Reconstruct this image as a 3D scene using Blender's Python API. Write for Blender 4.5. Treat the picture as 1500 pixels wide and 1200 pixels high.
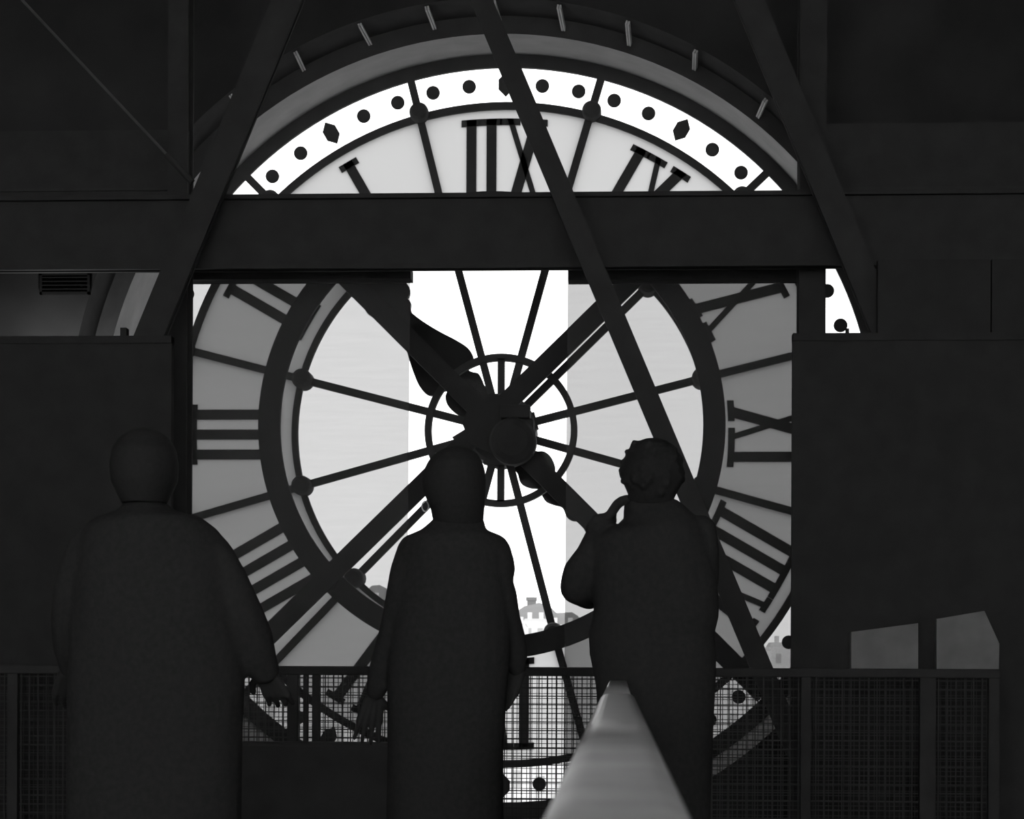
import bpy, bmesh, math, random
from mathutils import Vector, Matrix
random.seed(7)
for o in list(bpy.data.objects): bpy.data.objects.remove(o)
scene = bpy.context.scene
COL = scene.collection
PI = math.pi

# ------------------------------------------------------------------ camera
F = 3000.0                      # focal length in pixels of the 1500 x 1200 frame
HY = 968.0                      # row of the horizon
YAW = math.radians(2.96)        # camera turned left of the clock's normal
ROLL = math.radians(0.25)
CAMZ = 1.05
camd = bpy.data.cameras.new('camera'); cam = bpy.data.objects.new('camera', camd); COL.objects.link(cam)
camd.sensor_width = 36.0; camd.lens = 36.0 * F / 1500.0
camd.shift_y = (HY - 600.0) / 1500.0
camd.clip_start = 0.05; camd.clip_end = 9000
ROT = Matrix.Rotation(YAW, 4, 'Z') @ Matrix.Rotation(PI / 2, 4, 'X') @ Matrix.Rotation(ROLL, 4, 'Z')
cam.matrix_world = Matrix.Translation((0, 0, CAMZ)) @ ROT
camd.dof.use_dof = True; camd.dof.focus_distance = 9.5; camd.dof.aperture_fstop = 16
scene.camera = cam

# ------------------------------------------------------------------ sky, lamps, exposure
w = bpy.data.worlds.new('overcast_sky'); scene.world = w; w.use_nodes = True
bg = w.node_tree.nodes['Background']
bg.inputs[0].default_value = (1, 1, 1, 1); bg.inputs[1].default_value = 2.3
def lamp(name, loc, power, radius=0.35):
    d = bpy.data.lights.new(name, 'POINT'); d.energy = power; d.shadow_soft_size = radius
    o = bpy.data.objects.new(name, d); o.location = loc; COL.objects.link(o); return o
def fill_light(name, loc, size, power, rx):
    d = bpy.data.lights.new(name, 'AREA'); d.energy = power; d.shape = 'RECTANGLE'; d.size, d.size_y = size
    o = bpy.data.objects.new(name, d); o.location = loc; o.rotation_euler = (rx, 0, 0); COL.objects.link(o); return o
# added fill lights behind the photographer, bounced off the back wall to lift the interior
for lx in (-3.0, -0.5, 2.0):
    fill_light('added_room_fill', (lx, -5.2, 2.4), (.8, .25), 275, math.radians(-90))
# added unseen spot at the photographer's left, brightening the handrail's left edge
d = bpy.data.lights.new('added_rail_spot', 'SPOT'); d.energy = 85; d.spot_size = math.radians(46); d.spot_blend = .8; d.shadow_soft_size = .08
sp = bpy.data.objects.new('added_rail_spot', d); sp.location = (-1.25, 1.0, 1.1); COL.objects.link(sp)
sp.rotation_euler = (Vector((0, 1.2, .97)) - sp.location).to_track_quat('-Z', 'Y').to_euler()
vs = scene.view_settings
vs.view_transform = 'Standard'; vs.look = 'None'; vs.exposure = 0; vs.gamma = 1; vs.use_curve_mapping = False

# ------------------------------------------------------------------ helpers
def P(x, y, Y):
    """point of the plane at depth Y seen at photograph pixel x, y"""
    d = ROT.to_3x3() @ Vector(((x - 750) / F, (HY - y) / F, -1.0))
    return Vector((0, 0, CAMZ)) + d * (Y / d.y)
def S(px, Y): return px * Y / F

def mat(name, col, rough=0.7, spec=0.2, metal=0.0, noise=0.12, scale=9.0, bump=0.0):
    m = bpy.data.materials.new(name); m.use_nodes = True; nt = m.node_tree
    b = nt.nodes['Principled BSDF']
    tc = nt.nodes.new('ShaderNodeTexCoord'); nz = nt.nodes.new('ShaderNodeTexNoise')
    nz.inputs['Scale'].default_value = scale; nz.inputs['Detail'].default_value = 4
    nt.links.new(tc.outputs['Object'], nz.inputs['Vector'])
    r = nt.nodes.new('ShaderNodeValToRGB')
    a, c = col * (1 - noise), col * (1 + noise)
    r.color_ramp.elements[0].position = .3; r.color_ramp.elements[1].position = .7
    r.color_ramp.elements[0].color = (a, a, a, 1); r.color_ramp.elements[1].color = (c, c, c, 1)
    nt.links.new(nz.outputs['Fac'], r.inputs[0]); nt.links.new(r.outputs[0], b.inputs['Base Color'])
    b.inputs['Roughness'].default_value = rough; b.inputs['Metallic'].default_value = metal
    b.inputs['Specular IOR Level'].default_value = spec
    if bump:
        bp = nt.nodes.new('ShaderNodeBump'); bp.inputs['Strength'].default_value = bump; bp.inputs['Distance'].default_value = .01
        nt.links.new(nz.outputs['Fac'], bp.inputs['Height']); nt.links.new(bp.outputs[0], b.inputs['Normal'])
    return m
M = {}
M['iron'] = mat('painted_iron', .075, .75, .1)
M['steel'] = mat('dark_painted_steel', .05, .8, .08)
M['hand'] = mat('blackened_bronze', .035, .6, .15)
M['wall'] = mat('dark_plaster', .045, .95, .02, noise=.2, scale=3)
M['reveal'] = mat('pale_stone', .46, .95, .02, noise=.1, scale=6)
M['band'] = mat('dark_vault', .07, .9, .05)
M['bracket'] = mat('bare_metal', .6, .5, .4)
M['floor'] = mat('pale_floor', .35, .7, .1)
M['ceil'] = mat('pale_ceiling', .6, .95, .02)
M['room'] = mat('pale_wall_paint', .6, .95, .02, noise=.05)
M['speaker'] = mat('speaker_shell', .055, .8, .05)
M['part'] = mat('dark_partition', .045, .9, .03)
M['board'] = mat('dark_board', .052, .9, .05)
M['rod'] = mat('dull_rod', .11, .7, .1)
M['panel'] = mat('pale_board', .23, .9, .05)
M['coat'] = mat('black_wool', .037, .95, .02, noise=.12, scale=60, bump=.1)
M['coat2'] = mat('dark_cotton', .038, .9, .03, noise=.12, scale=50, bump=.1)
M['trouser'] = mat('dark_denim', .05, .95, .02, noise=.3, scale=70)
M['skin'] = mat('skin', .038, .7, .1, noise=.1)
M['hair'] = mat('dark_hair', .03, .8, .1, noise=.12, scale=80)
M['shoe'] = mat('black_leather', .03, .5, .2)
M['bench'] = mat('black_upholstery', .068, .95, .02)
M['wire'] = mat('wire', .06, .7, .1)
M['vent'] = mat('vent_metal', .02, .8, .05)
M['rail'] = mat('worn_varnished_handrail', .3, .3, .5, metal=.35, noise=.15, scale=14, bump=.12)
M['hill'] = mat('hazy_hill', .2, 1, 0, noise=.15, scale=.004)
M['town'] = mat('pale_render', .7, .9, .05, noise=.15, scale=.06)
M['roof'] = mat('zinc_roof', .45, .8, .1, noise=.15, scale=.06)
M['ground'] = mat('street_ground', .35, .95, .02, noise=.3, scale=.02)

def node_mat(name):
    m = bpy.data.materials.new(name); m.use_nodes = True; nt = m.node_tree
    for n in list(nt.nodes):
        if n.type != 'OUTPUT_MATERIAL': nt.nodes.remove(n)
    return m, nt, nt.nodes['Material Output']
def mix_mat(name, parts):
    """add up shaders: parts = [(type, grey, roughness or None)]"""
    m, nt, out = node_mat(name); last = None
    for typ, g, r in parts:
        n = nt.nodes.new(typ); n.inputs['Color'].default_value = (g, g, g, 1)
        if r is not None: n.inputs['Roughness'].default_value = r
        if last is None: last = n
        else:
            a = nt.nodes.new('ShaderNodeAddShader')
            nt.links.new(last.outputs[0], a.inputs[0]); nt.links.new(n.outputs[0], a.inputs[1]); last = a
    nt.links.new(last.outputs[0], out.inputs[0]); return m, nt
M['clear'], _ = mix_mat('clear_glass', [('ShaderNodeBsdfTransparent', .95, None), ('ShaderNodeBsdfGlossy', .004, .02)])
M['frost'], _ = mix_mat('frosted_glass', [('ShaderNodeBsdfTranslucent', .432, None), ('ShaderNodeBsdfDiffuse', .03, None)])
def blind_mat(name, t):
    m, nt = mix_mat(name, [('ShaderNodeBsdfTransparent', t, None), ('ShaderNodeBsdfTranslucent', .004, None), ('ShaderNodeBsdfDiffuse', .055, None)])
    tr = [n for n in nt.nodes if n.type == 'BSDF_TRANSPARENT'][0]
    tc = nt.nodes.new('ShaderNodeTexCoord'); mp = nt.nodes.new('ShaderNodeMapping'); nz = nt.nodes.new('ShaderNodeTexNoise')
    mp.inputs['Scale'].default_value = (1.2, 1, 14); nz.inputs['Scale'].default_value = 3
    r = nt.nodes.new('ShaderNodeValToRGB')
    for e, k, p in zip(r.color_ramp.elements, (.975, 1.015), (.3, .7)): e.color = (t * k, t * k, t * k, 1); e.position = p
    nt.links.new(tc.outputs['Object'], mp.inputs[0]); nt.links.new(mp.outputs[0], nz.inputs['Vector'])
    nt.links.new(nz.outputs['Fac'], r.inputs[0]); nt.links.new(r.outputs[0], tr.inputs[0]); return m
M['blind_a'] = blind_mat('sheer_fabric', .305)
M['blind_b'] = blind_mat('sheer_fabric_grey', .265)

def obj(name, bm, m, parent=None, smooth=False):
    me = bpy.data.meshes.new(name); bm.normal_update(); bm.to_mesh(me); bm.free()
    if m is not None: me.materials.append(m if not isinstance(m, str) else M[m])
    if smooth:
        for p in me.polygons: p.use_smooth = True
    o = bpy.data.objects.new(name, me); COL.objects.link(o)
    if parent is not None:
        o.parent = parent
        o.matrix_parent_inverse = Matrix.Translation(-parent.location)
    return o
def tag(o, label=None, cat=None, group=None, kind=None):
    if label: o['label'] = label
    if cat: o['category'] = cat
    if group: o['group'] = group
    if kind: o['kind'] = kind
    return o
def thing(name, label, cat, loc=(0, 0, 0), group=None):
    o = bpy.data.objects.new(name, None); o.location = loc; o.empty_display_size = .1
    COL.objects.link(o); return tag(o, label, cat, group)
def NB(): return bmesh.new()
def box(bm, a, b, bev=0):
    a, b = Vector(a), Vector(b)
    lo = Vector((min(a.x, b.x), min(a.y, b.y), min(a.z, b.z))); hi = Vector((max(a.x, b.x), max(a.y, b.y), max(a.z, b.z)))
    c = (lo + hi) / 2; s = hi - lo
    r = bmesh.ops.create_cube(bm, size=1, matrix=Matrix.Translation(c) @ Matrix.Diagonal((s.x, s.y, s.z, 1)))
    if bev:
        es = list({e for v in r['verts'] for e in v.link_edges})
        bmesh.ops.bevel(bm, geom=es, offset=bev, segments=3, profile=.5, affect='EDGES')
    return bm
def prism(bm, pts, y0, y1):
    """extrude a polygon [(x, z)] from depth y0 to y1"""
    f = [bm.verts.new((x, y0, z)) for x, z in pts]; k = [bm.verts.new((x, y1, z)) for x, z in pts]
    n = len(pts)
    bm.faces.new(f); bm.faces.new(k[::-1])
    for i in range(n): bm.faces.new((f[i], k[i], k[(i + 1) % n], f[(i + 1) % n]))
    bmesh.ops.recalc_face_normals(bm, faces=bm.faces[:]); return bm
def bar(bm, a, b, wd, y0, y1):
    """flat bar between two (x, z) points, width wd"""
    a, b = Vector(a), Vector(b); d = (b - a).normalized(); n = Vector((-d.y, d.x)) * wd / 2
    return prism(bm, [tuple(a + n), tuple(b + n), tuple(b - n), tuple(a - n)], y0, y1)
def annulus(bm, c, r0, r1, y0, y1, n=160, a0=0, a1=2 * PI):
    full = abs(a1 - a0 - 2 * PI) < 1e-6; m = n if full else n + 1; R = []
    for i in range(m):
        t = a0 + (a1 - a0) * i / n; s, k = math.sin(t), math.cos(t)
        R.append([bm.verts.new((c.x + r * k, y, c.z + r * s)) for r, y in ((r0, y0), (r1, y0), (r1, y1), (r0, y1))])
    for i in range(n):
        p, q = R[i], R[(i + 1) % m]
        for j in range(4): bm.faces.new((p[j], p[(j + 1) % 4], q[(j + 1) % 4], q[j]))
    if not full: bm.faces.new(R[0]); bm.faces.new(R[-1][::-1])
    bmesh.ops.recalc_face_normals(bm, faces=bm.faces[:]); return bm
def disc(bm, c, r, y0, y1, n=32, dome=0):
    prof = [(r, y1), (r, y0)]
    if dome: prof = [(r, y1), (r, y0 + dome), (r * .9, y0 + dome * .4), (r * .65, y0)]
    R = [[bm.verts.new((c.x + q * math.cos(2 * PI * i / n), y, c.z + q * math.sin(2 * PI * i / n))) for i in range(n)] for q, y in prof]
    for u, v in zip(R, R[1:]):
        for i in range(n): bm.faces.new((u[i], u[(i + 1) % n], v[(i + 1) % n], v[i]))
    bm.faces.new(R[0]); bm.faces.new(R[-1][::-1]); bmesh.ops.recalc_face_normals(bm, faces=bm.faces[:]); return bm
def tube(bm, a, b, r, n=10, r2=None):
    a, b = Vector(a), Vector(b); d = b - a
    q = d.to_track_quat('Z', 'Y').to_matrix().to_4x4()
    bmesh.ops.create_cone(bm, cap_ends=True, segments=n, radius1=r, radius2=r if r2 is None else r2, depth=d.length,
                          matrix=Matrix.Translation((a + b) / 2) @ q)
    return bm
def xz(p): return (p.x, p.z)

# ------------------------------------------------------------------ depths of the layers
YC = 11.0          # clock glass
YB = 10.68         # brace ring
YW2 = 10.47        # inner ledge of the round opening
YW = 10.2          # face of the far wall
YBL = 9.65         # blinds
YBM = 9.2          # crossbeam
YR = 8.6           # railing
CC = P(738.6, 637.5, YC)
def px(v, Y=YC): return v * Y / F

# ------------------------------------------------------------------ the room shell
X0, X1, YB0, ZT = -4.6, 3.6, -7.5, 5.2
def struct(name, bm, m): return tag(obj(name, bm, m), kind='structure')
struct('floor', box(NB(), (X0, YB0, -.2), (X1, 11.3, 0)), 'floor')
struct('ceiling', box(NB(), (X0, YB0, ZT), (X1, 11.3, ZT + .2)), 'ceil')
struct('wall_left', box(NB(), (X0 - .2, YB0, -.2), (X0, 11.3, ZT + .2)), 'room')
struct('wall_right', box(NB(), (X1, YB0, -.2), (X1 + .2, 11.3, ZT + .2)), 'room')
struct('wall_back', box(NB(), (X0, YB0 - .2, -.2), (X1, YB0, ZT + .2)), 'room')
# far wall with its round opening
def circ(cx, cy, r, Y, n=160):
    c = P(cx, cy, Y); R = S(r, Y)
    return [Vector((c.x + R * math.cos(2 * PI * i / n), Y, c.z + R * math.sin(2 * PI * i / n))) for i in range(n)]
def bridge(bm, A, B):
    a = [bm.verts.new(p) for p in A]; b = [bm.verts.new(p) for p in B]; n = len(a)
    for i in range(n): bm.faces.new((a[i], a[(i + 1) % n], b[(i + 1) % n], b[i]))
    return bm
c_front = circ(718.5, 622, 627, YW); c_l0 = circ(727, 636, 614, YW2); c_l1 = circ(728.9, 638.5, 590, YW2); c_far = circ(738.8, 640, 561, YC)
def rect_ring(Y, circle):
    c = sum(circle, Vector()) / len(circle); out = []
    for p in circle:
        d = p - c; ts = []
        if d.x > 1e-9: ts.append((X1 - c.x) / d.x)
        if d.x < -1e-9: ts.append((X0 - c.x) / d.x)
        if d.z > 1e-9: ts.append((ZT - c.z) / d.z)
        if d.z < -1e-9: ts.append((0 - c.z) / d.z)
        t = min(ts); out.append(Vector((c.x + d.x * t, Y, c.z + d.z * t)))
    return out
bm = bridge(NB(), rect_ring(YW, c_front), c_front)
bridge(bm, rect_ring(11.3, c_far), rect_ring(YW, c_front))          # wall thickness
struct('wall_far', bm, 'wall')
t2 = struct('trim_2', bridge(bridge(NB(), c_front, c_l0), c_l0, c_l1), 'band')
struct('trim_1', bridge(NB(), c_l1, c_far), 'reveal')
# small metal brackets across the vault band
for xa, ya, xb, yb in ((331, 131, 342, 149), (427, 66, 443, 99), (524, 27, 541, 61), (624, 3, 636, 38), (723, -2, 732, 29),
                       (820, 2, 826, 40), (921, 28, 923, 62), (1020, 73, 1019, 98), (1123, 145, 1113, 168)):
    a, b = P(xa, ya, YW + .02), P(xb, yb, YW2 - .03)
    for q, cc, rmax in ((a, P(718.5, 622, YW), S(625, YW)), (b, P(727, 636, YW2), S(612, YW2))):
        dv = Vector((q.x - cc.x, 0, q.z - cc.z)); k = min(1, rmax / dv.length); q.x, q.z = cc.x + dv.x * k, cc.z + dv.z * k
    d = (b - a).normalized(); nrm = Vector((CC.x - a.x, 0, CC.z - a.z)).normalized(); s = d.cross(nrm).normalized()
    bm = NB()
    for k in (-1, 1):
        vs8 = [q + s * (k * .006 + j) + nrm * h for q in (a, b) for j in (-.0045, .0045) for h in (0, .02)]
        v = [bm.verts.new(p) for p in vs8]
        for f in ((0, 1, 3, 2), (4, 6, 7, 5), (0, 4, 5, 1), (2, 3, 7, 6), (0, 2, 6, 4), (1, 5, 7, 3)): bm.faces.new([v[i] for i in f])
    bmesh.ops.recalc_face_normals(bm, faces=bm.faces[:])
    obj('bracket', bm, 'bracket', t2)

# ------------------------------------------------------------------ the clock
clock = thing('clock', 'huge round glass station clock seen from behind, roman numerals reversed', 'clock', CC)
RIM_I, RIM_O = px(539), px(568)
obj('rim', annulus(NB(), CC, RIM_I, RIM_O, YC - .012, YC + .012), 'iron', clock)
r_h_o, r_h_i = px(488), px(477)
ring_o = annulus(NB(), CC, r_h_i, r_h_o, YC - .015, YC + .02); obj('outer_ring', ring_o, 'iron', clock)
CI = P(734, 634, YC)
r_i_o, r_i_i = px(309), px(300)
obj('inner_ring', annulus(NB(), CI, r_i_i, r_i_o, YC - .015, YC + .02), 'iron', clock)
CH = P(734, 631, YC)
obj('hub_ring', annulus(NB(), CH, px(102.5), px(112), YC - .03, YC + .03, 96), 'iron', clock)
def pol(c, r, a): return (c.x + r * math.sin(a), c.z + r * math.cos(a))
knob_me = None
for k in range(12):
    a = math.radians(15 + 30 * k)
    bm = NB(); bar(bm, pol(CH, px(30), a), pol(CI, px(303), a), px(11), YC - .015, YC + .02)
    bar(bm, pol(CI, px(303), a), pol(CC, px(541), a), px(11), YC - .015, YC + .02)
    obj('spoke', bm, 'iron', clock)
    for c, r, q in ((CC, 488, 14), (CI, 303, 14.5)):
        x, z = pol(c, px(r), a)
        obj('knob', disc(NB(), Vector((x, 0, z)), px(q), YC - .09, YC + .06, 20, dome=.03), 'iron', clock)
for a in (0, PI):
    obj('hub_strut', bar(NB(), pol(CH, px(40), a), pol(CH, px(105), a), px(10), YC - .03, YC + .03), 'iron', clock)
# minute marks
for k in range(60):
    a = math.radians(6 * k); x, z = pol(CC, px(514.5), a); c = Vector((x, 0, z))
    if k % 5: obj('minute_dot', disc(NB(), c, px(10), YC - .004, YC + .004, 24), 'iron', clock)
    else:
        u = Vector((math.sin(a), math.cos(a))); v = Vector((u.y, -u.x))
        pts = [(0, 17), (8.5, 9), (10.5, -6), (4, -16.5), (-4, -16.5), (-10.5, -6), (-8.5, 9)]
        pts = [(0, 18), (10.5, 7), (10.5, -7), (0, -18), (-10.5, -7), (-10.5, 7)]
        obj('hour_diamond', prism(NB(), [tuple(Vector((x, z)) + v * px(p) + u * px(q)) for p, q in pts], YC - .004, YC + .004), 'iron', clock)
# numerals, tops outward, reversed when seen from inside
NUM = ['XII', 'I', 'II', 'III', 'IIII', 'V', 'VI', 'VII', 'VIII', 'IX', 'X', 'XI']
RB, RT, IW, TW, GAP, SH = 329., 463., 14.5, 8.5, 15., 9.5
WID = {'I': IW, 'V': 50., 'X': 52.}
for h, s in enumerate(NUM):
    a = math.radians(-30 * h)                   # counter-clockwise from the top
    up = Vector((math.sin(a), math.cos(a))); rt = Vector((-up.y, up.x))
    o2 = Vector((CC.x, CC.z)) + (Vector((CI.x, CI.z)) - Vector((CC.x, CC.z))) * .35
    def G(x, v): return tuple(o2 + rt * px(x) + up * px(v - x * x / (2 * v) * .6))
    tot = sum(WID[c] for c in s) + GAP * (len(s) - 1); x = -tot / 2
    bm = NB()
    def slab(x0, x1, v0, v1):
        n = max(2, int((x1 - x0) / 12)); xs = [x0 + (x1 - x0) * i / n for i in range(n + 1)]
        prism(bm, [G(q, v0) for q in xs] + [G(q, v1) for q in reversed(xs)], YC - .008, YC + .008)
    def stroke(xb, xt, wd):
        prism(bm, [G(xb - wd / 2, RB), G(xb + wd / 2, RB), G(xt + wd / 2, RT), G(xt - wd / 2, RT)], YC - .008, YC + .008)
    for c in s:
        wd = WID[c]; e = 6.5
        if c == 'I':
            stroke(x + wd / 2, x + wd / 2, IW)
            slab(x - e - 1, x + wd + e + 1, RT - SH, RT); slab(x - e - 1, x + wd + e + 1, RB, RB + SH)
        elif c == 'V':
            stroke(x + wd / 2 - 2, x + 7, IW + 1); stroke(x + wd / 2 + 3, x + wd - 5, TW)
            slab(x - e - 3, x + 7 + 7 + e, RT - SH, RT); slab(x + wd - 5 - 4 - e, x + wd + e, RT - SH, RT); slab(x + wd / 2 - 9, x + wd / 2 + 9, RB, RB + SH)
        else:
            stroke(x + wd - 7, x + 7, IW + 1); stroke(x + 5, x + wd - 5, TW)
            for v in (RT - SH, RB):
                for q, hw in (((x + 7) if v > RB else (x + 5), 15), ((x + wd - 5) if v > RB else (x + wd - 7), 15)): slab(q - hw, q + hw, v, v + SH)
        x += wd + GAP
    obj('numeral', bm, 'iron', clock)
# panes between the spokes
def sector(c0, r0, c1, r1, a0, a1, n=10):
    bm = NB(); A = []
    for i in range(n + 1):
        t = a0 + (a1 - a0) * i / n
        p, q = pol(c0, r0, t), pol(c1, r1, t)
        A.append((bm.verts.new((p[0], YC, p[1])), bm.verts.new((q[0], YC, q[1]))))
    for (a, b), (c, d) in zip(A, A[1:]): bm.faces.new((a, b, d, c))
    return bm
for k in range(12):
    a0, a1 = math.radians(15 + 30 * k), math.radians(45 + 30 * k)
    obj('clear_pane', sector(CC, px(482), CC, px(541), a0, a1), 'clear', clock)
    obj('frosted_pane', sector(CI, px(305), CC, px(482), a0, a1), 'frost', clock)['label'] = 'milky frosted glass pane behind the numeral'
    obj('clear_pane', sector(CH, px(107), CI, px(305), a0, a1), 'clear', clock)
    obj('clear_pane', sector(CH, px(5), CH, px(107), a0, a1), 'clear', clock)
# hub and its drive on the room side
obj('hub', disc(NB(), CH, px(52), YC - .12, YC + .2, 40, dome=.04), 'iron', clock)
bm = NB()
for i in range(6): bar(bm, xz(CH), pol(CH, px(54), math.radians(15 + 60 * i)), px(24), YC - .06, YC + .03)
bar(bm, (P(705, 0, YC).x, P(0, 632, YC).z), (P(672, 0, YC).x, P(0, 652, YC).z), px(22), YC - .05, YC)
obj('hub_flange', bm, 'iron', clock)
# minute hand, outside the glass
YH = 11.24
def outline(pts, Y): return [xz(P(x, y, Y)) for x, y in pts]
hand = [(572, 404), (586, 410), (597, 417), (601, 428), (597, 437), (588, 440), (597, 439), (602, 444), (602, 455), (607, 462), (625, 475), (645, 487),
        (668, 499), (685, 510), (693, 522), (692, 529), (687, 536), (687, 543), (693, 546), (701, 548), (706, 556), (712, 568), (735, 590),
        (760, 620), (775, 650), (785, 661), (797, 662), (807, 670), (813, 684), (812, 698), (806, 707), (822, 722), (850, 750), (875, 780),
        (862, 785), (850, 766), (838, 763), (830, 757), (824, 744), (812, 740), (800, 735), (794, 726), (790, 717), (776, 715), (763, 708), (757, 692),
        (740, 680), (715, 650), (690, 620), (668, 606), (656, 594), (653, 582), (655, 573), (645, 575), (634, 580), (624, 577), (614, 565), (606, 546),
        (600, 528), (594, 511), (575, 490), (558, 475), (545, 464), (538, 459), (532, 450), (520, 438), (500, 405), (480, 380), (430, 325), (408, 300), (400, 292),
        (409, 298), (440, 322), (500, 375), (540, 398), (555, 402)]
def catmull(p, n=4):
    out = []
    for i in range(len(p)):
        a, b, c, d = (Vector(p[(i + k) % len(p)]) for k in (-1, 0, 1, 2))
        for j in range(n):
            t = j / n; out.append(tuple(.5 * ((2 * b) + (c - a) * t + (2 * a - 5 * b + 4 * c - d) * t * t + (3 * b - a - 3 * c + d) * t ** 3)))
    return out
bm = NB(); pts = outline(catmull(hand), YH); f = bm.faces.new([bm.verts.new((x, YH - .02, z)) for x, z in pts])
r = bmesh.ops.extrude_face_region(bm, geom=[f]); bmesh.ops.translate(bm, vec=(0, .05, 0), verts=[v for v in r['geom'] if isinstance(v, bmesh.types.BMVert)])
bmesh.ops.recalc_face_normals(bm, faces=bm.faces[:])
obj('minute_hand', bm, 'hand', clock)['label'] = 'ornate dark hand with scrolled lobes and a broad blade'

# ------------------------------------------------------------------ brace ring and diagonal bars in front of the clock
CB = P(716.5, 624.3, YB)
brace = thing('brace_frame', 'heavy dark iron ring with crossed diagonal bars in front of the clock', 'frame', CB)
obj('brace_ring', annulus(NB(), P(718.7, 623.5, YB), S(311, YB), S(343.3, YB), YB - .015, YB + .015), 'steel', brace)
for (xa, ya), (xb, yb), wd in (((390, 933), (1010, 327), 29), ((470, 368), (1120, 1018), 29.5)):
    obj('diagonal_bar', bar(NB(), xz(P(xa, ya, YB - .05)), xz(P(xb, yb, YB - .05)), S(wd, YB), YB - .045, YB - .016), 'steel', brace)
for (xa, ya), (xb, yb) in (((719, 590), (719, 655)),):
    obj('gusset_plate', disc(NB(), P(722, 622, YB), S(44, YB), YB - .065, YB - .046, 8), 'steel', brace)
for (xa, ya) in ((477, 848), (960, 376), (477, 376), (960, 860)):
    c = P(xa, ya, YB); obj('bolt_plate', disc(NB(), c, S(20, YB), YB - .03, YB - .016, 8), 'steel', brace)

# drive motor on the gusset plate
bm = NB(); c = P(752, 648, YB - .1); disc(bm, c, S(34, YB), YB - .2, YB - .066, 32, dome=.03)
box(bm, (P(738, 0, YB).x, YB - .17, P(0, 600, YB).z), (P(781, 0, YB).x, YB - .066, P(0, 619, YB).z), .008)
box(bm, (P(760, 0, YB).x, YB - .15, P(0, 619, YB).z), (P(786, 0, YB).x, YB - .066, P(0, 672, YB).z), .012)
obj('drive_motor', bm, 'steel', brace)

# ------------------------------------------------------------------ steelwork of the room
def ibox(bm, x0, x1, y0, y1, Y, dy): return box(bm, P(x0, y0, Y), P(x1, y1, Y) + Vector((0, dy, 0)))
bz0, bz1 = P(700, 397, YBM + .06).z, P(700, 282, YBM - .03).z
bm = NB(); box(bm, (X0, YBM, bz0), (X1, YBM + .03, bz1))
cb = thing('crossbeam', 'deep dark steel crossbeam spanning the whole room in front of the clock', 'beam', (0, YBM, bz0))
obj('web', bm, 'steel', cb)
obj('flange', box(NB(), (X0, YBM - .03, bz0), (X1, YBM + .06, bz0 + .02)), 'steel', cb)
obj('flange', box(NB(), (X0, YBM - .03, bz1 - .02), (X1, YBM + .06, bz1)), 'steel', cb)
def column(label, xa, xb, Y):
    a, b = P(xa, 600, Y).x, P(xb, 600, Y).x
    t = thing('steel_column', label, 'column', ((a + b) / 2, Y, 0), 'steel columns beside the clock')
    obj('flange', box(NB(), (a, Y, 0), (b, Y + .02, ZT)), 'steel', t); obj('flange', box(NB(), (a, Y + .12, 0), (b, Y + .14, ZT)), 'steel', t)
    obj('web', box(NB(), ((a + b) / 2 - .01, Y + .02, 0), ((a + b) / 2 + .01, Y + .12, ZT)), 'steel', t)
column('dark upright steel column along the left edge of the clock', 244, 273, 9.36)
column('dark upright steel column along the right edge of the clock', 1170, 1209, 9.36)
def strut(label, a, b, wpx, Y):
    pa, pb = P(*a, Y), P(*b, Y); t = thing('diagonal_strut', label, 'strut', (pa + pb) / 2, 'slanting roof struts')
    wd = S(wpx, Y)
    obj('plate', bar(NB(), xz(pa), xz(pb), wd, Y - .02, Y), 'steel', t)
    obj('plate', bar(NB(), xz(pa), xz(pb), wd * .9, Y + .05, Y + .07), 'steel', t)
    obj('web', bar(NB(), xz(pa), xz(pb), wd * .8, Y, Y + .05), 'steel', t)
def lx(y): return 307 - .41 * (y - 230) + 20
strut('long slanting steel strut crossing the clock from top to lower right', (675.5, -70), (1166, 1100), 31, 8.98)
strut('slanting steel strut crossing the beam at upper left', (lx(-60), -60), (lx(700), 700), 42, 8.98)
strut('added slanting steel strut covering the bright reveal at far right', (1260 + .41 * (-60 - 397), -60), (1260 + .41 * (700 - 397), 700), 40, 8.98)  # added strut that hides the too-bright reveal beside the clock
for lab, xa, xb, yt, yb in (('dark upper board above the crossbeam at left', -600, 275, 186, 276), ('dark upper board above the crossbeam at right', 1170, 1900, 186, 283)):
    Yp = 9.42; a, b = max(P(xa, 230, Yp).x, X0), min(P(xb, 230, Yp).x, X1)
    t = thing('upper_board', lab, 'board', ((a + b) / 2, Yp, P(0, yb, Yp).z), 'boards above the crossbeam')
    obj('board', box(NB(), (a, Yp, P(700, 300, Yp).z), (b, Yp + .04, P(700, yt, Yp).z)), 'board', t)
    obj('edge_strip', box(NB(), (a, Yp - .01, P(700, yb, Yp).z), (b, Yp, P(700, yb - 4, Yp).z)), 'speaker', t)
tr = thing('tie_rod', 'thin diagonal steel rod in the dark upper left corner', 'rod', P(170, 145, 8.94))
obj('rod', tube(NB(), P(-396, -458, 8.94), P(270, 254, 8.94), .006), 'rod', tr)
obj('rod_end', tube(NB(), P(244, 226, 8.94), P(282, 267, 8.94), .014), 'steel', tr)
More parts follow.
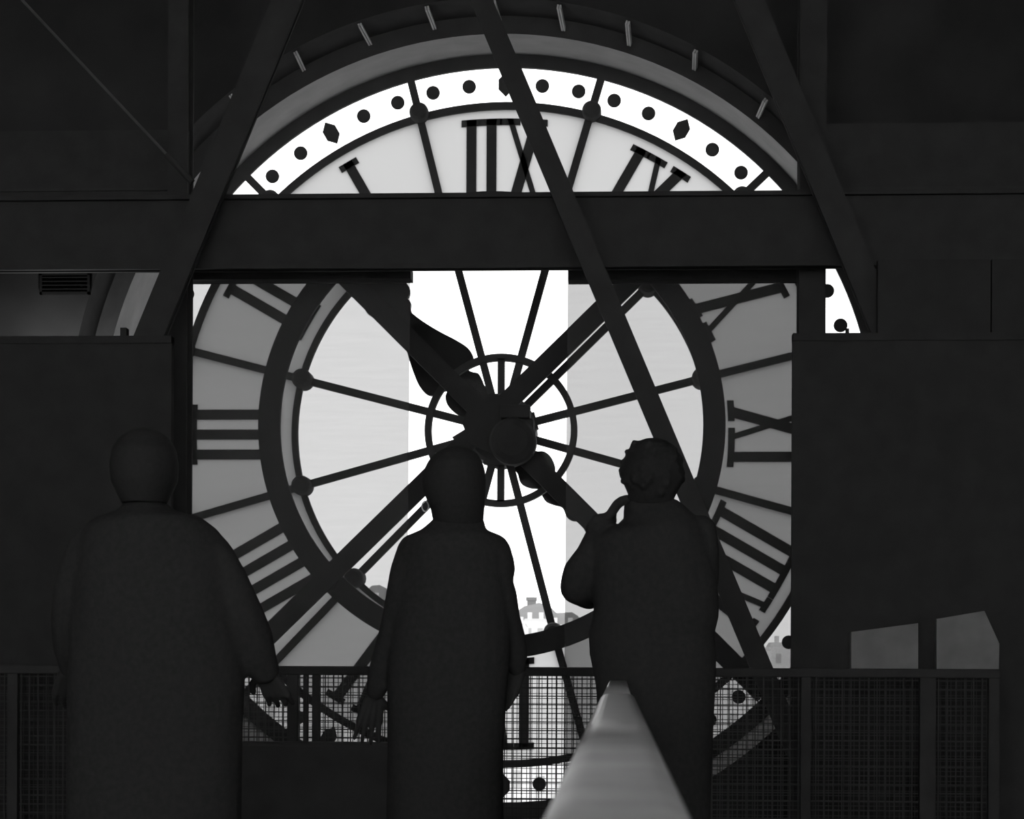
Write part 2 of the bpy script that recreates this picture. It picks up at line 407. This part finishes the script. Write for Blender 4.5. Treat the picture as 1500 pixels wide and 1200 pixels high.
# dark side partitions
for lab, xa, xb, nm in (('tall dark partition panel to the left of the clock', -560, 251, 0), ('tall dark partition panel to the right of the clock', 1161, 1900, 1)):
    Y = 8.86; a, b = max(P(xa, 600, Y).x, X0), min(P(xb, 600, Y).x, X1); z = P(700, 491, Y).z
    t = thing('partition', lab, 'partition', ((a + b) / 2, Y, 0), 'side partitions')
    obj('board', box(NB(), (a, Y, 0), (b, Y + .05, z)), 'part', t); obj('cap', box(NB(), (a, Y - .01, z - .03), (b, Y + .06, z + .002)), 'part', t)
    if nm == 0: obj('stub', box(NB(), P(176, 492, Y), P(185, 480, Y) + Vector((0, .05, 0))), 'part', t)
    else:
        for x0, x1 in ((1286, 1451), (1453, 1900)):
            obj('upper_panel', box(NB(), (P(x0, 450, Y).x, Y, z), (min(P(x1, 450, Y).x, X1), Y + .05, P(700, 384, Y).z)), 'part', t)
        obj('stub', box(NB(), P(1240, 492, Y), P(1244, 481, Y) + Vector((0, .05, 0))), 'part', t)
# air vent on the far wall, upper left
a, b = P(60, 401, YW), P(133, 432, YW)
t = thing('air_vent', 'small dark louvred vent on the dim wall at left', 'vent', ((a.x + b.x) / 2, YW, (a.z + b.z) / 2))
bm = NB(); fr = .012
for q in ((a.x, b.x, a.z, a.z - fr), (a.x, b.x, b.z + fr, b.z), (a.x, a.x + fr, a.z, b.z), (b.x - fr, b.x, a.z, b.z)): box(bm, (q[0], YW - .025, q[2]), (q[1], YW, q[3]))
obj('frame', bm, 'vent', t)
for i in range(5):
    z = b.z + (a.z - b.z) * (i + .7) / 5.5
    bm = box(NB(), (a.x, -.012, -.002), (b.x, .012, .002)); bmesh.ops.rotate(bm, verts=bm.verts, cent=(0, 0, 0), matrix=Matrix.Rotation(.7, 3, 'X')); bmesh.ops.translate(bm, vec=(0, YW - .014, z), verts=bm.verts)
    obj('slat', bm, 'vent', t)
lamp('added_wall_fill', P(80, 560, 9.85), 11, .06)  # added unseen lamp behind the partition, lightening the left wall
# loudspeaker high on the right
t = thing('loudspeaker', 'dim grey box loudspeaker high on the wall at upper right', 'speaker', P(1308, 228, 9.9))
a, b = P(1276, 180, 9.9), P(1341, 275, 9.9)
obj('cabinet', box(NB(), a, b + Vector((0, .29, 0)), .01), 'speaker', t)
obj('grille', box(NB(), a + Vector((.015, -.008, -.015)), b + Vector((-.015, 0.001, .015)), .003), 'part', t)

# ------------------------------------------------------------------ blinds
def blind(label, xa, xb, m, xc0, xc1):
    a, b = P(xa, 700, YBL).x, P(xb, 700, YBL).x
    zt, zb = P(700, 400, YBL).z, .12
    t = thing('roller_blind', label, 'blind', ((a + b) / 2, YBL, zb), 'sheer roller blinds')
    bm = NB(); lean = .004 * (zt - zb)
    v = [bm.verts.new(p) for p in ((a - lean, YBL, zb), (b - lean, YBL, zb), (b + lean * .2, YBL, zt), (a + lean * .2, YBL, zt))]; bm.faces.new(v)
    obj('fabric', bm, m, t)
    y0 = YBL - .09; box_a, box_b = P(xc0, 394, y0), P(xc1, 408, y0)
    obj('cassette', box(NB(), (box_a.x, y0, box_a.z), (box_b.x, YBL + .03, box_b.z)), 'steel', t)
    obj('bottom_bar', box(NB(), (a - lean, YBL - .012, zb - .03), (b - lean, YBL + .012, zb + .002)), 'steel', t)
blind('sheer pale roller blind over the left half of the clock', 255, 599, 'blind_a', 255, 601.5)
blind('sheer pale roller blind over the right half of the clock', 830, 1185, 'blind_b', 832, 1200)

# ------------------------------------------------------------------ mesh railing
zr = P(700, 977, YR).z; a, b = P(-60, 977, YR).x, P(1465, 977, YR).x
rail = thing('mesh_railing', 'dark wire mesh railing running across below the clock', 'railing', ((a + b) / 2, YR, 0))
obj('top_rail', box(NB(), (a, YR - .025, zr - .038), (b, YR + .025, zr), .006), 'steel', rail)
obj('bottom_rail', box(NB(), (a, YR - .02, .08), (b, YR + .02, .12)), 'steel', rail)
for x, wpx in ((20, 15), (429, 15), (463.5, 11), (905, 14), (1180, 14), (1358, 22), (1455, 15)):
    c = P(x, 1030, YR).x; h = S(wpx, YR) / 2
    obj('post', box(NB(), (c - h, YR - .02, 0), (c + h, YR + .02, zr - .03)), 'steel', rail)
c = P(448, 1030, YR).x; obj('stile', box(NB(), (c - .008, YR - .01, .1), (c + .008, YR + .01, zr - .03)), 'steel', rail)
def wires(Y, pitch, th, name):
    bm = NB(); n = int((b - a) / pitch)
    for i in range(n):
        x = a + (i + .37) * pitch; box(bm, (x - th / 2, Y - th / 2, .1), (x + th / 2, Y + th / 2, zr - .03))
    for i in range(int((zr - .13) / pitch)):
        z = zr - .05 - i * pitch; box(bm, (a, Y - th / 2 + .002, z - th / 2), (b, Y + th / 2 + .002, z + th / 2))
    tag(obj(name, bm, 'wire', rail), kind='stuff')
wires(YR + .01, .0362, .0046, 'wire_mesh'); wires(YR + .2, .0215, .003, 'fine_wire_mesh')

# ------------------------------------------------------------------ pale boards beyond the railing on the right
for lab, pts in (('pale slanted-top board by the railing, nearer the clock', [(1247, 985), (1247, 926), (1345, 913), (1345, 985)]),
                 ('pale slanted-top board with clipped corner at far right', [(1372, 985), (1372, 907), (1442, 895), (1464, 943), (1463, 985)])):
    Y = 8.8; q = [xz(P(x, y, Y)) for x, y in pts]
    tag(obj('pale_board', prism(NB(), q, Y, Y + .06), 'panel'), lab, 'board', 'pale boards on the right partition')

# ------------------------------------------------------------------ bench in front of the railing
Y = 7.75; xa, xb = P(190, 1090, Y).x, P(668, 1090, Y).x; zt = P(480, 1088, Y).z
t = thing('bench', 'dark upholstered bench between the standing people and the mesh railing', 'bench', ((xa + xb) / 2, Y, 0))
obj('backrest', box(NB(), (xa, Y, .3), (xb, Y + .12, zt), .015), 'bench', t)
obj('seat', box(NB(), (xa, Y - .45, .3), (xb, Y + .01, .44), .03), 'bench', t)
for x in (xa + .05, xb - .1):
    for y in (Y - .42, Y + .04): obj('leg', box(NB(), (x, y, 0), (x + .05, y + .05, .31)), 'steel', t)

# ------------------------------------------------------------------ handrail running away below the camera
hx = lambda Y: P(905, HY, Y).x
hz = CAMZ - .0635
t = thing('handrail', 'pale glossy worn handrail running from the foreground toward the clock', 'handrail', (hx(4), 4, 0))
def railbar(y0, y1, xl0, xr0, xl1, xr1, z0, z1, th, bev):
    bm = NB(); v = [bm.verts.new(p) for p in ((xl0, y0, z0 - th), (xr0, y0, z0 - th), (xr0, y0, z0), (xl0, y0, z0), (xl1, y1, z1 - th), (xr1, y1, z1 - th), (xr1, y1, z1), (xl1, y1, z1))]
    for f in ((0, 1, 2, 3), (7, 6, 5, 4), (0, 4, 5, 1), (1, 5, 6, 2), (2, 6, 7, 3), (3, 7, 4, 0)): bm.faces.new([v[i] for i in f])
    bmesh.ops.recalc_face_normals(bm, faces=bm.faces[:])
    es = [e for e in bm.edges if abs((e.verts[0].co - e.verts[1].co).y) > .5]
    bmesh.ops.bevel(bm, geom=es, offset=bev, segments=5, profile=.5, affect='EDGES'); return bm
hw = .036
obj('cap_rail', railbar(.35, 4.0, -hw, hw, -hw, hw, hz, hz, .034, .018), 'rail', t, True)
obj('cap_rail', railbar(4.06, 6.95, -.031, .027, -.029, .031, hz - .002, hz - .002, .025, .006), 'rail', t, True)
for y in (1.6, 3.9, 5.6, 6.88): obj('post', box(NB(), (-.012, y, 0), (.012, y + .05, hz - .02)), 'steel', t)
obj('infill_panel', box(NB(), (-.004, .4, .12), (.004, 6.9, hz - .08)), 'part', t)

# ------------------------------------------------------------------ the city beyond the glass
struct('ground', box(NB(), (-3000, 12, -26), (3000, 6500, -25)), 'ground')
def hill(label, pts, Y, depth):
    """ridge whose crest runs through pixel points, sloping down toward the viewer and away"""
    bm = NB(); rows = []
    for k, (dy, f) in enumerate(((-depth, 0), (-depth * .6, .45), (-depth * .25, .85), (0, 1), (depth * .5, .6), (depth, 0))):
        rows.append([bm.verts.new((P(x, y, Y).x, Y + dy, -25 + (P(x, y, Y).z + 25) * f + (random.uniform(-3, 3) if 0 < f < 1 else 0))) for x, y in pts])
    for u, v in zip(rows, rows[1:]):
        for i in range(len(pts) - 1): bm.faces.new((u[i], u[i + 1], v[i + 1], v[i]))
    bmesh.ops.recalc_face_normals(bm, faces=bm.faces[:])
    return tag(obj('hill', bm, 'hill'), label, 'hill', 'hazy hills on the skyline')
hill('hazy wooded hill with a tower far beyond the river', [(420, 960), (500, 945), (540, 935), (600, 935), (660, 925), (720, 905), (755, 897), (768, 888), (790, 883), (805, 888), (815, 898), (838, 897), (846, 902), (856, 912), (880, 915), (960, 930), (1060, 945), (1200, 955)], 3000, 500)
hill('rounded tree-covered knoll at left on the skyline', [(380, 950), (470, 930), (520, 905), (538, 864), (545, 858), (556, 857), (566, 862), (580, 890), (610, 930), (640, 955)], 1800, 250)
t = thing('hilltop_tower', 'small square tower standing on the hazy hilltop', 'tower', P(778, 885, 3000))
obj('shaft', box(NB(), P(772, 900, 3000), P(785, 880, 3000) + Vector((0, 13, 0))), 'hill', t)
obj('cornice', box(NB(), P(770.5, 880, 3000) + Vector((0, -1, 0)), P(786, 875, 3000) + Vector((0, 14, 0))), 'hill', t)
def house(x0, x1, ytop, Y, label):
    a, b = P(x0, ytop, Y), P(x1, ytop, Y); z = a.z; rh = (b.x - a.x) * .14; d = 14
    t = thing('house', label, 'house', ((a.x + b.x) / 2, Y, -25), 'pale houses across the river')
    obj('wall', box(NB(), (a.x, Y, -25), (b.x, Y + d, z - rh)), 'town', t)
    bm = NB(); i = (b.x - a.x) * .06
    v = [bm.verts.new(p) for p in ((a.x, Y, z - rh), (b.x, Y, z - rh), (b.x, Y + d, z - rh), (a.x, Y + d, z - rh), (a.x + i, Y + 3, z), (b.x - i, Y + 3, z), (b.x - i, Y + d - 3, z), (a.x + i, Y + d - 3, z))]
    for f in ((0, 1, 5, 4), (1, 2, 6, 5), (2, 3, 7, 6), (3, 0, 4, 7), (4, 5, 6, 7), (3, 2, 1, 0)): bm.faces.new([v[k] for k in f])
    bmesh.ops.recalc_face_normals(bm, faces=bm.faces[:]); rf = obj('roof', bm, 'roof', t)
    for k in range(2):
        cx = a.x + (b.x - a.x) * (.25 + .5 * k); obj('chimney', box(NB(), (cx - .5, Y + 5, z - 1), (cx + .5, Y + 6.5, z + 1.5)), 'town', rf)
    n = max(2, int((b.x - a.x) / 3.2))
    for r in range(3):
        for k in range(n):
            wx = a.x + (b.x - a.x) * (k + .5) / n; wz = z - rh - 2.6 - r * 3.6
            obj('window', box(NB(), (wx - .6, Y - .06, wz - 1.1), (wx + .6, Y + .1, wz + 1.1)), 'roof', t)
hs = [(505, 560, 878, 'low pale house below the knoll at left'), (735, 770, 913, 'pale narrow house left of the hanging clock spoke'), (766, 800, 906, 'bright pale house beneath the hilltop tower'),
      (800, 846, 915, 'wide pale house right of the hanging clock spoke'), (1085, 1130, 948, 'pale house partly behind the slanting strut at right'), (1128, 1178, 941, 'pale house at the lower right rim of the clock')]
for i, (x0, x1, yt, lab) in enumerate(hs): house(x0, x1, yt, 420 + 25 * (i % 3), lab)
for i, (x0, x1, yt, lab) in enumerate([(700, 775, 1100, 'lower roof seen through the mesh at the bottom'), (772, 850, 1110, 'lower roof beside the round minute mark'),
                                       (330, 420, 1000, 'lower roof seen through the mesh at left'), (1030, 1120, 985, 'lower roof seen through the mesh at right')]): house(x0, x1, yt, 260 + 22 * i, lab)

# ------------------------------------------------------------------ people
def loft(bm, rings, n=28):
    """rings: (centre, rx, ry) horizontal ellipses, closed at both ends"""
    R = []
    for c, rx, ry in rings:
        R.append([bm.verts.new((c.x + rx * math.cos(2 * PI * i / n), c.y + ry * math.sin(2 * PI * i / n), c.z)) for i in range(n)])
    for u, v in zip(R, R[1:]):
        for i in range(n): bm.faces.new((u[i], u[(i + 1) % n], v[(i + 1) % n], v[i]))
    bm.faces.new(R[0]); bm.faces.new(R[-1])
def ball(bm, c, r, seg=18):
    r = (r, r, r) if not hasattr(r, '__len__') else r
    bmesh.ops.create_uvsphere(bm, u_segments=seg, v_segments=seg // 2 + 1, radius=1, matrix=Matrix.Translation(c) @ Matrix.Diagonal((r[0], r[1], r[2], 1)))
def chain(bm, pr):
    for (p, r), (q, s) in zip(pr, pr[1:]):
        if (q - p).length > 1e-4: tube(bm, p, q, r, 16, s)
    for p, r in pr: ball(bm, p, r, 14)
def remeshed(name, bm, m, parent, voxel, smooth=4):
    me = bpy.data.meshes.new(name); bmesh.ops.recalc_face_normals(bm, faces=bm.faces[:]); bm.to_mesh(me); bm.free()
    o = bpy.data.objects.new(name, me); COL.objects.link(o)
    md = o.modifiers.new('remesh', 'REMESH'); md.mode = 'VOXEL'; md.voxel_size = voxel
    sm = o.modifiers.new('smooth', 'SMOOTH'); sm.factor = .5; sm.iterations = smooth
    dg = bpy.context.evaluated_depsgraph_get(); new = bpy.data.meshes.new_from_object(o.evaluated_get(dg))
    o.modifiers.clear(); o.data = new; new.name = name; bpy.data.meshes.remove(me)
    new.materials.clear(); new.materials.append(M[m])
    for p in new.polygons: p.use_smooth = True
    o.parent = parent; o.matrix_parent_inverse = Matrix.Translation(-parent.location); return o
def finger_hand(bm, wrist, d, side, out, scale=1.0, curl=.35):
    """palm and five fingers; d down the hand, side toward the thumb, out = palm normal"""
    d, side, out = d.normalized(), side.normalized(), out.normalized(); s = scale
    for k in range(4):
        off = (-.032 + .0225 * k) * s
        chain(bm, [(wrist + side * off * .6 + d * .01, .013 * s), (wrist + side * off + d * .085 * s, .0125 * s)])
        L = (.062, .074, .08, .072)[k] * s; p = wrist + side * off + d * .085 * s; dd = (d + side * (-.12 + .08 * k)).normalized(); r = .0088 * s; pr = [(p, r)]
        for j, fr in enumerate((.45, .32, .23)):
            dd = (dd + out * curl * (.6 + .4 * j)).normalized(); p = p + dd * L * fr; pr.append((p, r * (.95 - .06 * j)))
        chain(bm, pr)
    p = wrist + side * .03 * s + d * .02 * s
    chain(bm, [(p, .013 * s), (p + (side * .95 + d * .8 + out * .2).normalized() * .038 * s, .011 * s), (p + (side * .85 + d * 1.2 + out * .3).normalized() * .072 * s, .0092 * s)])

def person(label, Y, head, hair_rows, hair_d, coat_rows, coat_d, armL, armR, handL, handR, coatm, hem, group='people standing before the clock', look=0.0, curls=0):
    """pixel rows give the outline at depth Y; the body faces the clock"""
    pm = F / Y
    ctr = P(sum(coat_rows[-1][1:3]) / 2, coat_rows[-1][0], Y)
    t = thing('person', label, 'person', (ctr.x, Y, 0), group)
    hc = P(head[0], head[1], Y)
    def W(x, y, dy=0): return P(x, y, Y) + Vector((0, dy, 0))
    # body: one continuous surface
    bm = NB()
    fd = Vector((math.sin(look), math.cos(look), 0)); sd = Vector((fd.y, -fd.x, 0))
    ball(bm, hc + Vector((0, 0, .025)), (.074, .092, .095), 24); ball(bm, hc + fd * .022 + Vector((0, 0, -.05)), (.056, .066, .07), 20)
    ball(bm, hc + fd * .096 + Vector((0, 0, -.02)), (.013, .02, .016)); chain(bm, [(hc + fd * .088 + Vector((0, 0, .015)), .008), (hc + fd * .108 + Vector((0, 0, -.02)), .011)])
    ball(bm, hc + fd * .086 + Vector((0, 0, -.062)), (.022, .01, .009)); ball(bm, hc + fd * .08 + Vector((0, 0, -.1)), (.024, .02, .018))
    for s in (-1, 1): ball(bm, hc + sd * s * .078 + Vector((0, 0, -.015)), (.01, .02, .032)); ball(bm, hc + fd * .082 + sd * s * .032 + Vector((0, 0, .018)), (.022, .012, .008))
    nb = W(sum(coat_rows[1][1:3]) / 2, coat_rows[1][0])
    chain(bm, [(hc + Vector((0, -.01, -.06)), .055), (nb + Vector((0, 0, -.05)), .06)])
    sh = W(sum(coat_rows[3][1:3]) / 2, coat_rows[3][0]); hips = Vector((ctr.x, Y, .9))
    loft(bm, [(nb + Vector((0, 0, .0)), .06, .06), (nb + Vector((0, 0, -.07)), .13, .08), (sh.lerp(hips, .3), .15, .1), (sh.lerp(hips, .65), .13, .09), (hips, .155, .11), (hips + Vector((0, 0, -.1)), .15, .11)])
    for s in (-1, 1): chain(bm, [(hips + Vector((s * .08, 0, -.05)), .075), (Vector((ctr.x + s * .09, Y + .02, .48)), .052), (Vector((ctr.x + s * .09, Y, .26)), .048), (Vector((ctr.x + s * .09, Y - .02, .09)), .036), (Vector((ctr.x + s * .1, Y + .12, .04)), .03)])
    for arm in (armL, armR): chain(bm, [(W(x, y, dy), max(.02, r / pm * .6)) for x, y, r, dy in arm])
    for arm, hnd in ((armL, handL), (armR, handR)):
        wp = W(*arm[-1][:2], arm[-1][3]); tx, ty, tdy, side, out, curl = hnd
        d = W(tx, ty, tdy) - wp
        finger_hand(bm, wp, d, Vector(side), Vector(out), 1.0, curl)
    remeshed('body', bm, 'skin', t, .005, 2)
    for s in (-1, 1):
        b2 = NB(); ball(b2, hc + fd * .083 + sd * s * .032 + Vector((0, 0, .002)), .011, 12); obj('eye', b2, 'shoe', t, True)
    # hair
    bm = NB(); loft(bm, [(W((xl + xr) / 2, y, -.012), (xr - xl) / 2 / pm, hair_d * q) for y, xl, xr, q in hair_rows])
    for k in range(curls):
        y, xl, xr, q = random.choice(hair_rows[2:-1]); an = random.uniform(PI * .95, PI * 2.05)
        c = W((xl + xr) / 2, y, -.012) + Vector(((xr - xl) / 2 / pm * .95 * math.cos(an), hair_d * q * .95 * math.sin(an), random.uniform(-.015, .015)))
        ball(bm, c, random.uniform(.01, .017), 10)
    remeshed('hair', bm, 'hair', t, .007, 2)
    # coat
    bm = NB(); loft(bm, [(W((xl + xr) / 2, y), (xr - xl) / 2 / pm, coat_d * q) for y, xl, xr, q in coat_rows] + [(Vector((ctr.x, Y, hem)), (coat_rows[-1][2] - coat_rows[-1][1]) / 2 / pm, coat_d)])
    for arm in (armL, armR): chain(bm, [(W(x, y, dy), r / pm) for x, y, r, dy in arm[:-1]] + [(W(*arm[-2][:2], arm[-2][3]).lerp(W(*arm[-1][:2], arm[-1][3]), .8), arm[-1][2] / pm * 1.05)])
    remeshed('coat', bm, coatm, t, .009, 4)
    # trousers and shoes
    bm = NB(); loft(bm, [(Vector((ctr.x, Y, hem + .25)), .155, .11), (Vector((ctr.x, Y, min(hem + .05, .85))), .165, .12), (Vector((ctr.x, Y, min(hem, .8) - .03)), .165, .12)])
    for s in (-1, 1): chain(bm, [(Vector((ctr.x + s * .082, Y, .78)), .088), (Vector((ctr.x + s * .09, Y + .02, .48)), .07), (Vector((ctr.x + s * .09, Y, .26)), .065), (Vector((ctr.x + s * .09, Y - .015, .11)), .06)])
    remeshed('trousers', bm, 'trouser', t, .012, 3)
    for s in (-1, 1):
        b2 = NB(); c = Vector((ctr.x + s * .1, Y + .06, 0))
        loft(b2, [(c, .045, .135), (c + Vector((0, 0, .02)), .047, .138), (c + Vector((0, -.01, .05)), .042, .115), (c + Vector((0, -.05, .09)), .038, .06), (c + Vector((0, -.06, .12)), .037, .048)])
        obj('shoe', b2, 'shoe', t, True)
    return t

DN = (0, 0, -1)
p2 = person('person in a long dark coat with bobbed hair, arms down, in the centre', 6.67, (665, 712),
    [(654, 664, 676, .25), (658, 650, 690, .5), (665, 638, 700, .75), (677, 627.5, 707, .95), (690, 621, 711, 1), (704, 618.5, 712.5, 1), (718, 620, 712, 1), (730, 624, 711, .95), (745, 631, 710, .85), (762, 634, 709, .7), (772, 640, 704, .6)], .112,
    [(757, 637, 707, .5), (765, 630, 710, .6), (776, 617, 712, .75), (784, 598, 733, .9), (800, 588, 743, 1), (830, 585, 744, 1.05), (870, 579, 746, 1.05), (920, 572, 749, 1.05), (960, 567, 748, 1.05), (1000, 566, 744, 1.05), (1050, 567, 741, 1.08), (1090, 567, 738, 1.1), (1200, 565, 738, 1.12)], .125,
    [(608, 808, 27, 0), (599, 838, 28, 0), (594, 868, 28.5, 0), (585, 915, 28, .02), (573, 950, 26, .03), (558, 985, 22, .05), (545, 1020, 14, .06)],
    [(721, 809, 28, 0), (728, 832, 27.5, 0), (725, 853, 26, 0), (731, 872, 26.5, .01), (736, 905, 25.5, .03), (744, 935, 25, .06), (751, 960, 21, .08), (756, 984, 13, .09)],
    (536, 1060, .07, (1, .25, 0), (.3, .9, .0), .1), (742, 1012, .08, (-1, .3, 0), (-.6, .5, -.2), .3), 'coat', .42)
# small hoop earring on the left ear of the person in the centre
bm = NB(); c = P(623, 742, 6.67)
for i in range(20):
    a, b = (2 * PI * i / 20, 2 * PI * (i + 1) / 20)
    tube(bm, c + Vector((.011 * math.cos(a), 0, .017 * math.sin(a))), c + Vector((.011 * math.cos(b), 0, .017 * math.sin(b))), .0022, 6)
obj('earring', bm, 'bracket', p2)
p3 = person('curly-haired person in a dark jacket, elbow out, on the right', 7.2, (955, 697),
    [(643, 946, 966, .25), (647, 935, 978, .5), (655, 927, 986, .75), (666, 917, 993, .9), (678, 911, 998, 1), (690, 908.5, 1000, 1), (702, 910, 1000, 1), (713, 915, 997, .9), (725, 920, 990, .75), (740, 924, 984, .6)], .115,
    [(731, 916, 990, .5), (740, 914, 1002, .6), (755, 913.5, 1018, .75), (766, 913, 1028, .9), (775, 885, 1034, 1), (790, 864, 1041, 1.05), (830, 862, 1047, 1.1), (870, 866, 1052, 1.1), (890, 870, 1053, 1.1), (905, 868, 1052, 1.1), (930, 862, 1046, 1.05), (960, 864, 1049, 1.05), (1000, 872, 1048, 1.05), (1060, 878, 1045, 1.05), (1200, 880, 1040, 1.05)], .13,
    [(882, 773, 19.5, 0), (877, 788, 21, 0), (866, 814, 23, .0), (850, 840, 26, .0), (845, 860, 25.5, .02), (862, 870, 22, .12), (895, 860, 19, .22), (925, 850, 13, .27)],
    [(1026, 778, 24, 0), (1030, 810, 24, 0), (1030, 850, 24, .02), (1024, 868, 23, .06), (1010, 868, 20, .16), (990, 858, 18, .24), (970, 850, 13, .27)],
    (950, 842, .3, (0, .3, 1), (.3, .6, 0), .4), (945, 846, .3, (0, .3, 1), (-.3, .6, 0), .4), 'coat2', .44, curls=70)
Y3 = 7.2
bm = NB(); pth = [(919, 733), (911, 735), (904, 740), (898, 749), (893, 757), (884, 760), (874, 762)]
chain(bm, [(P(x, y, Y3) + Vector((0, -.03, 0)), .0175) for x, y in pth]); chain(bm, [(P(x, y, Y3) + Vector((0, -.01, 0)), r / 417) for x, y, r in ((898, 754, 6), (893, 763, 11), (882, 768, 16), (874, 775, 16))]); remeshed('collar_flap', bm, 'coat2', p3, .005, 2)
p1 = person('person in a dark coat partly hidden in shadow at the far left', 6.0, (212, 690),
    [(628, 204, 222, .25), (633, 190, 236, .5), (642, 177, 249, .75), (658, 166, 259, .95), (680, 162, 263, 1), (705, 164, 262, 1), (722, 172, 254, .85), (738, 180, 246, .7)], .115,
    [(736, 182, 244, .5), (745, 176, 252, .6), (752, 160, 272, .75), (758, 140, 296, .9), (768, 125, 310, 1), (795, 112, 330, 1.05), (850, 104, 340, 1.1), (900, 100, 348, 1.1), (1000, 96, 361, 1.1), (1060, 95, 358, 1.1), (1200, 95, 356, 1.1)], .14,
    [(128, 800, 30, 0), (108, 860, 30, 0), (98, 910, 28, .03), (92, 950, 25, .08), (84, 985, 14, .12)],
    [(294, 795, 31, 0), (314, 818, 31, 0), (332, 850, 31, 0), (353, 895, 31, .0), (368, 932, 30, .02), (373, 962, 29, .04), (383, 984, 23, .06)],
    (76, 1010, .16, (1, .4, 0), (.3, .8, 0), .3), (391, 1002, .08, (-1, .2, 0), (-.3, 1, .1), .75), 'coat', .4)
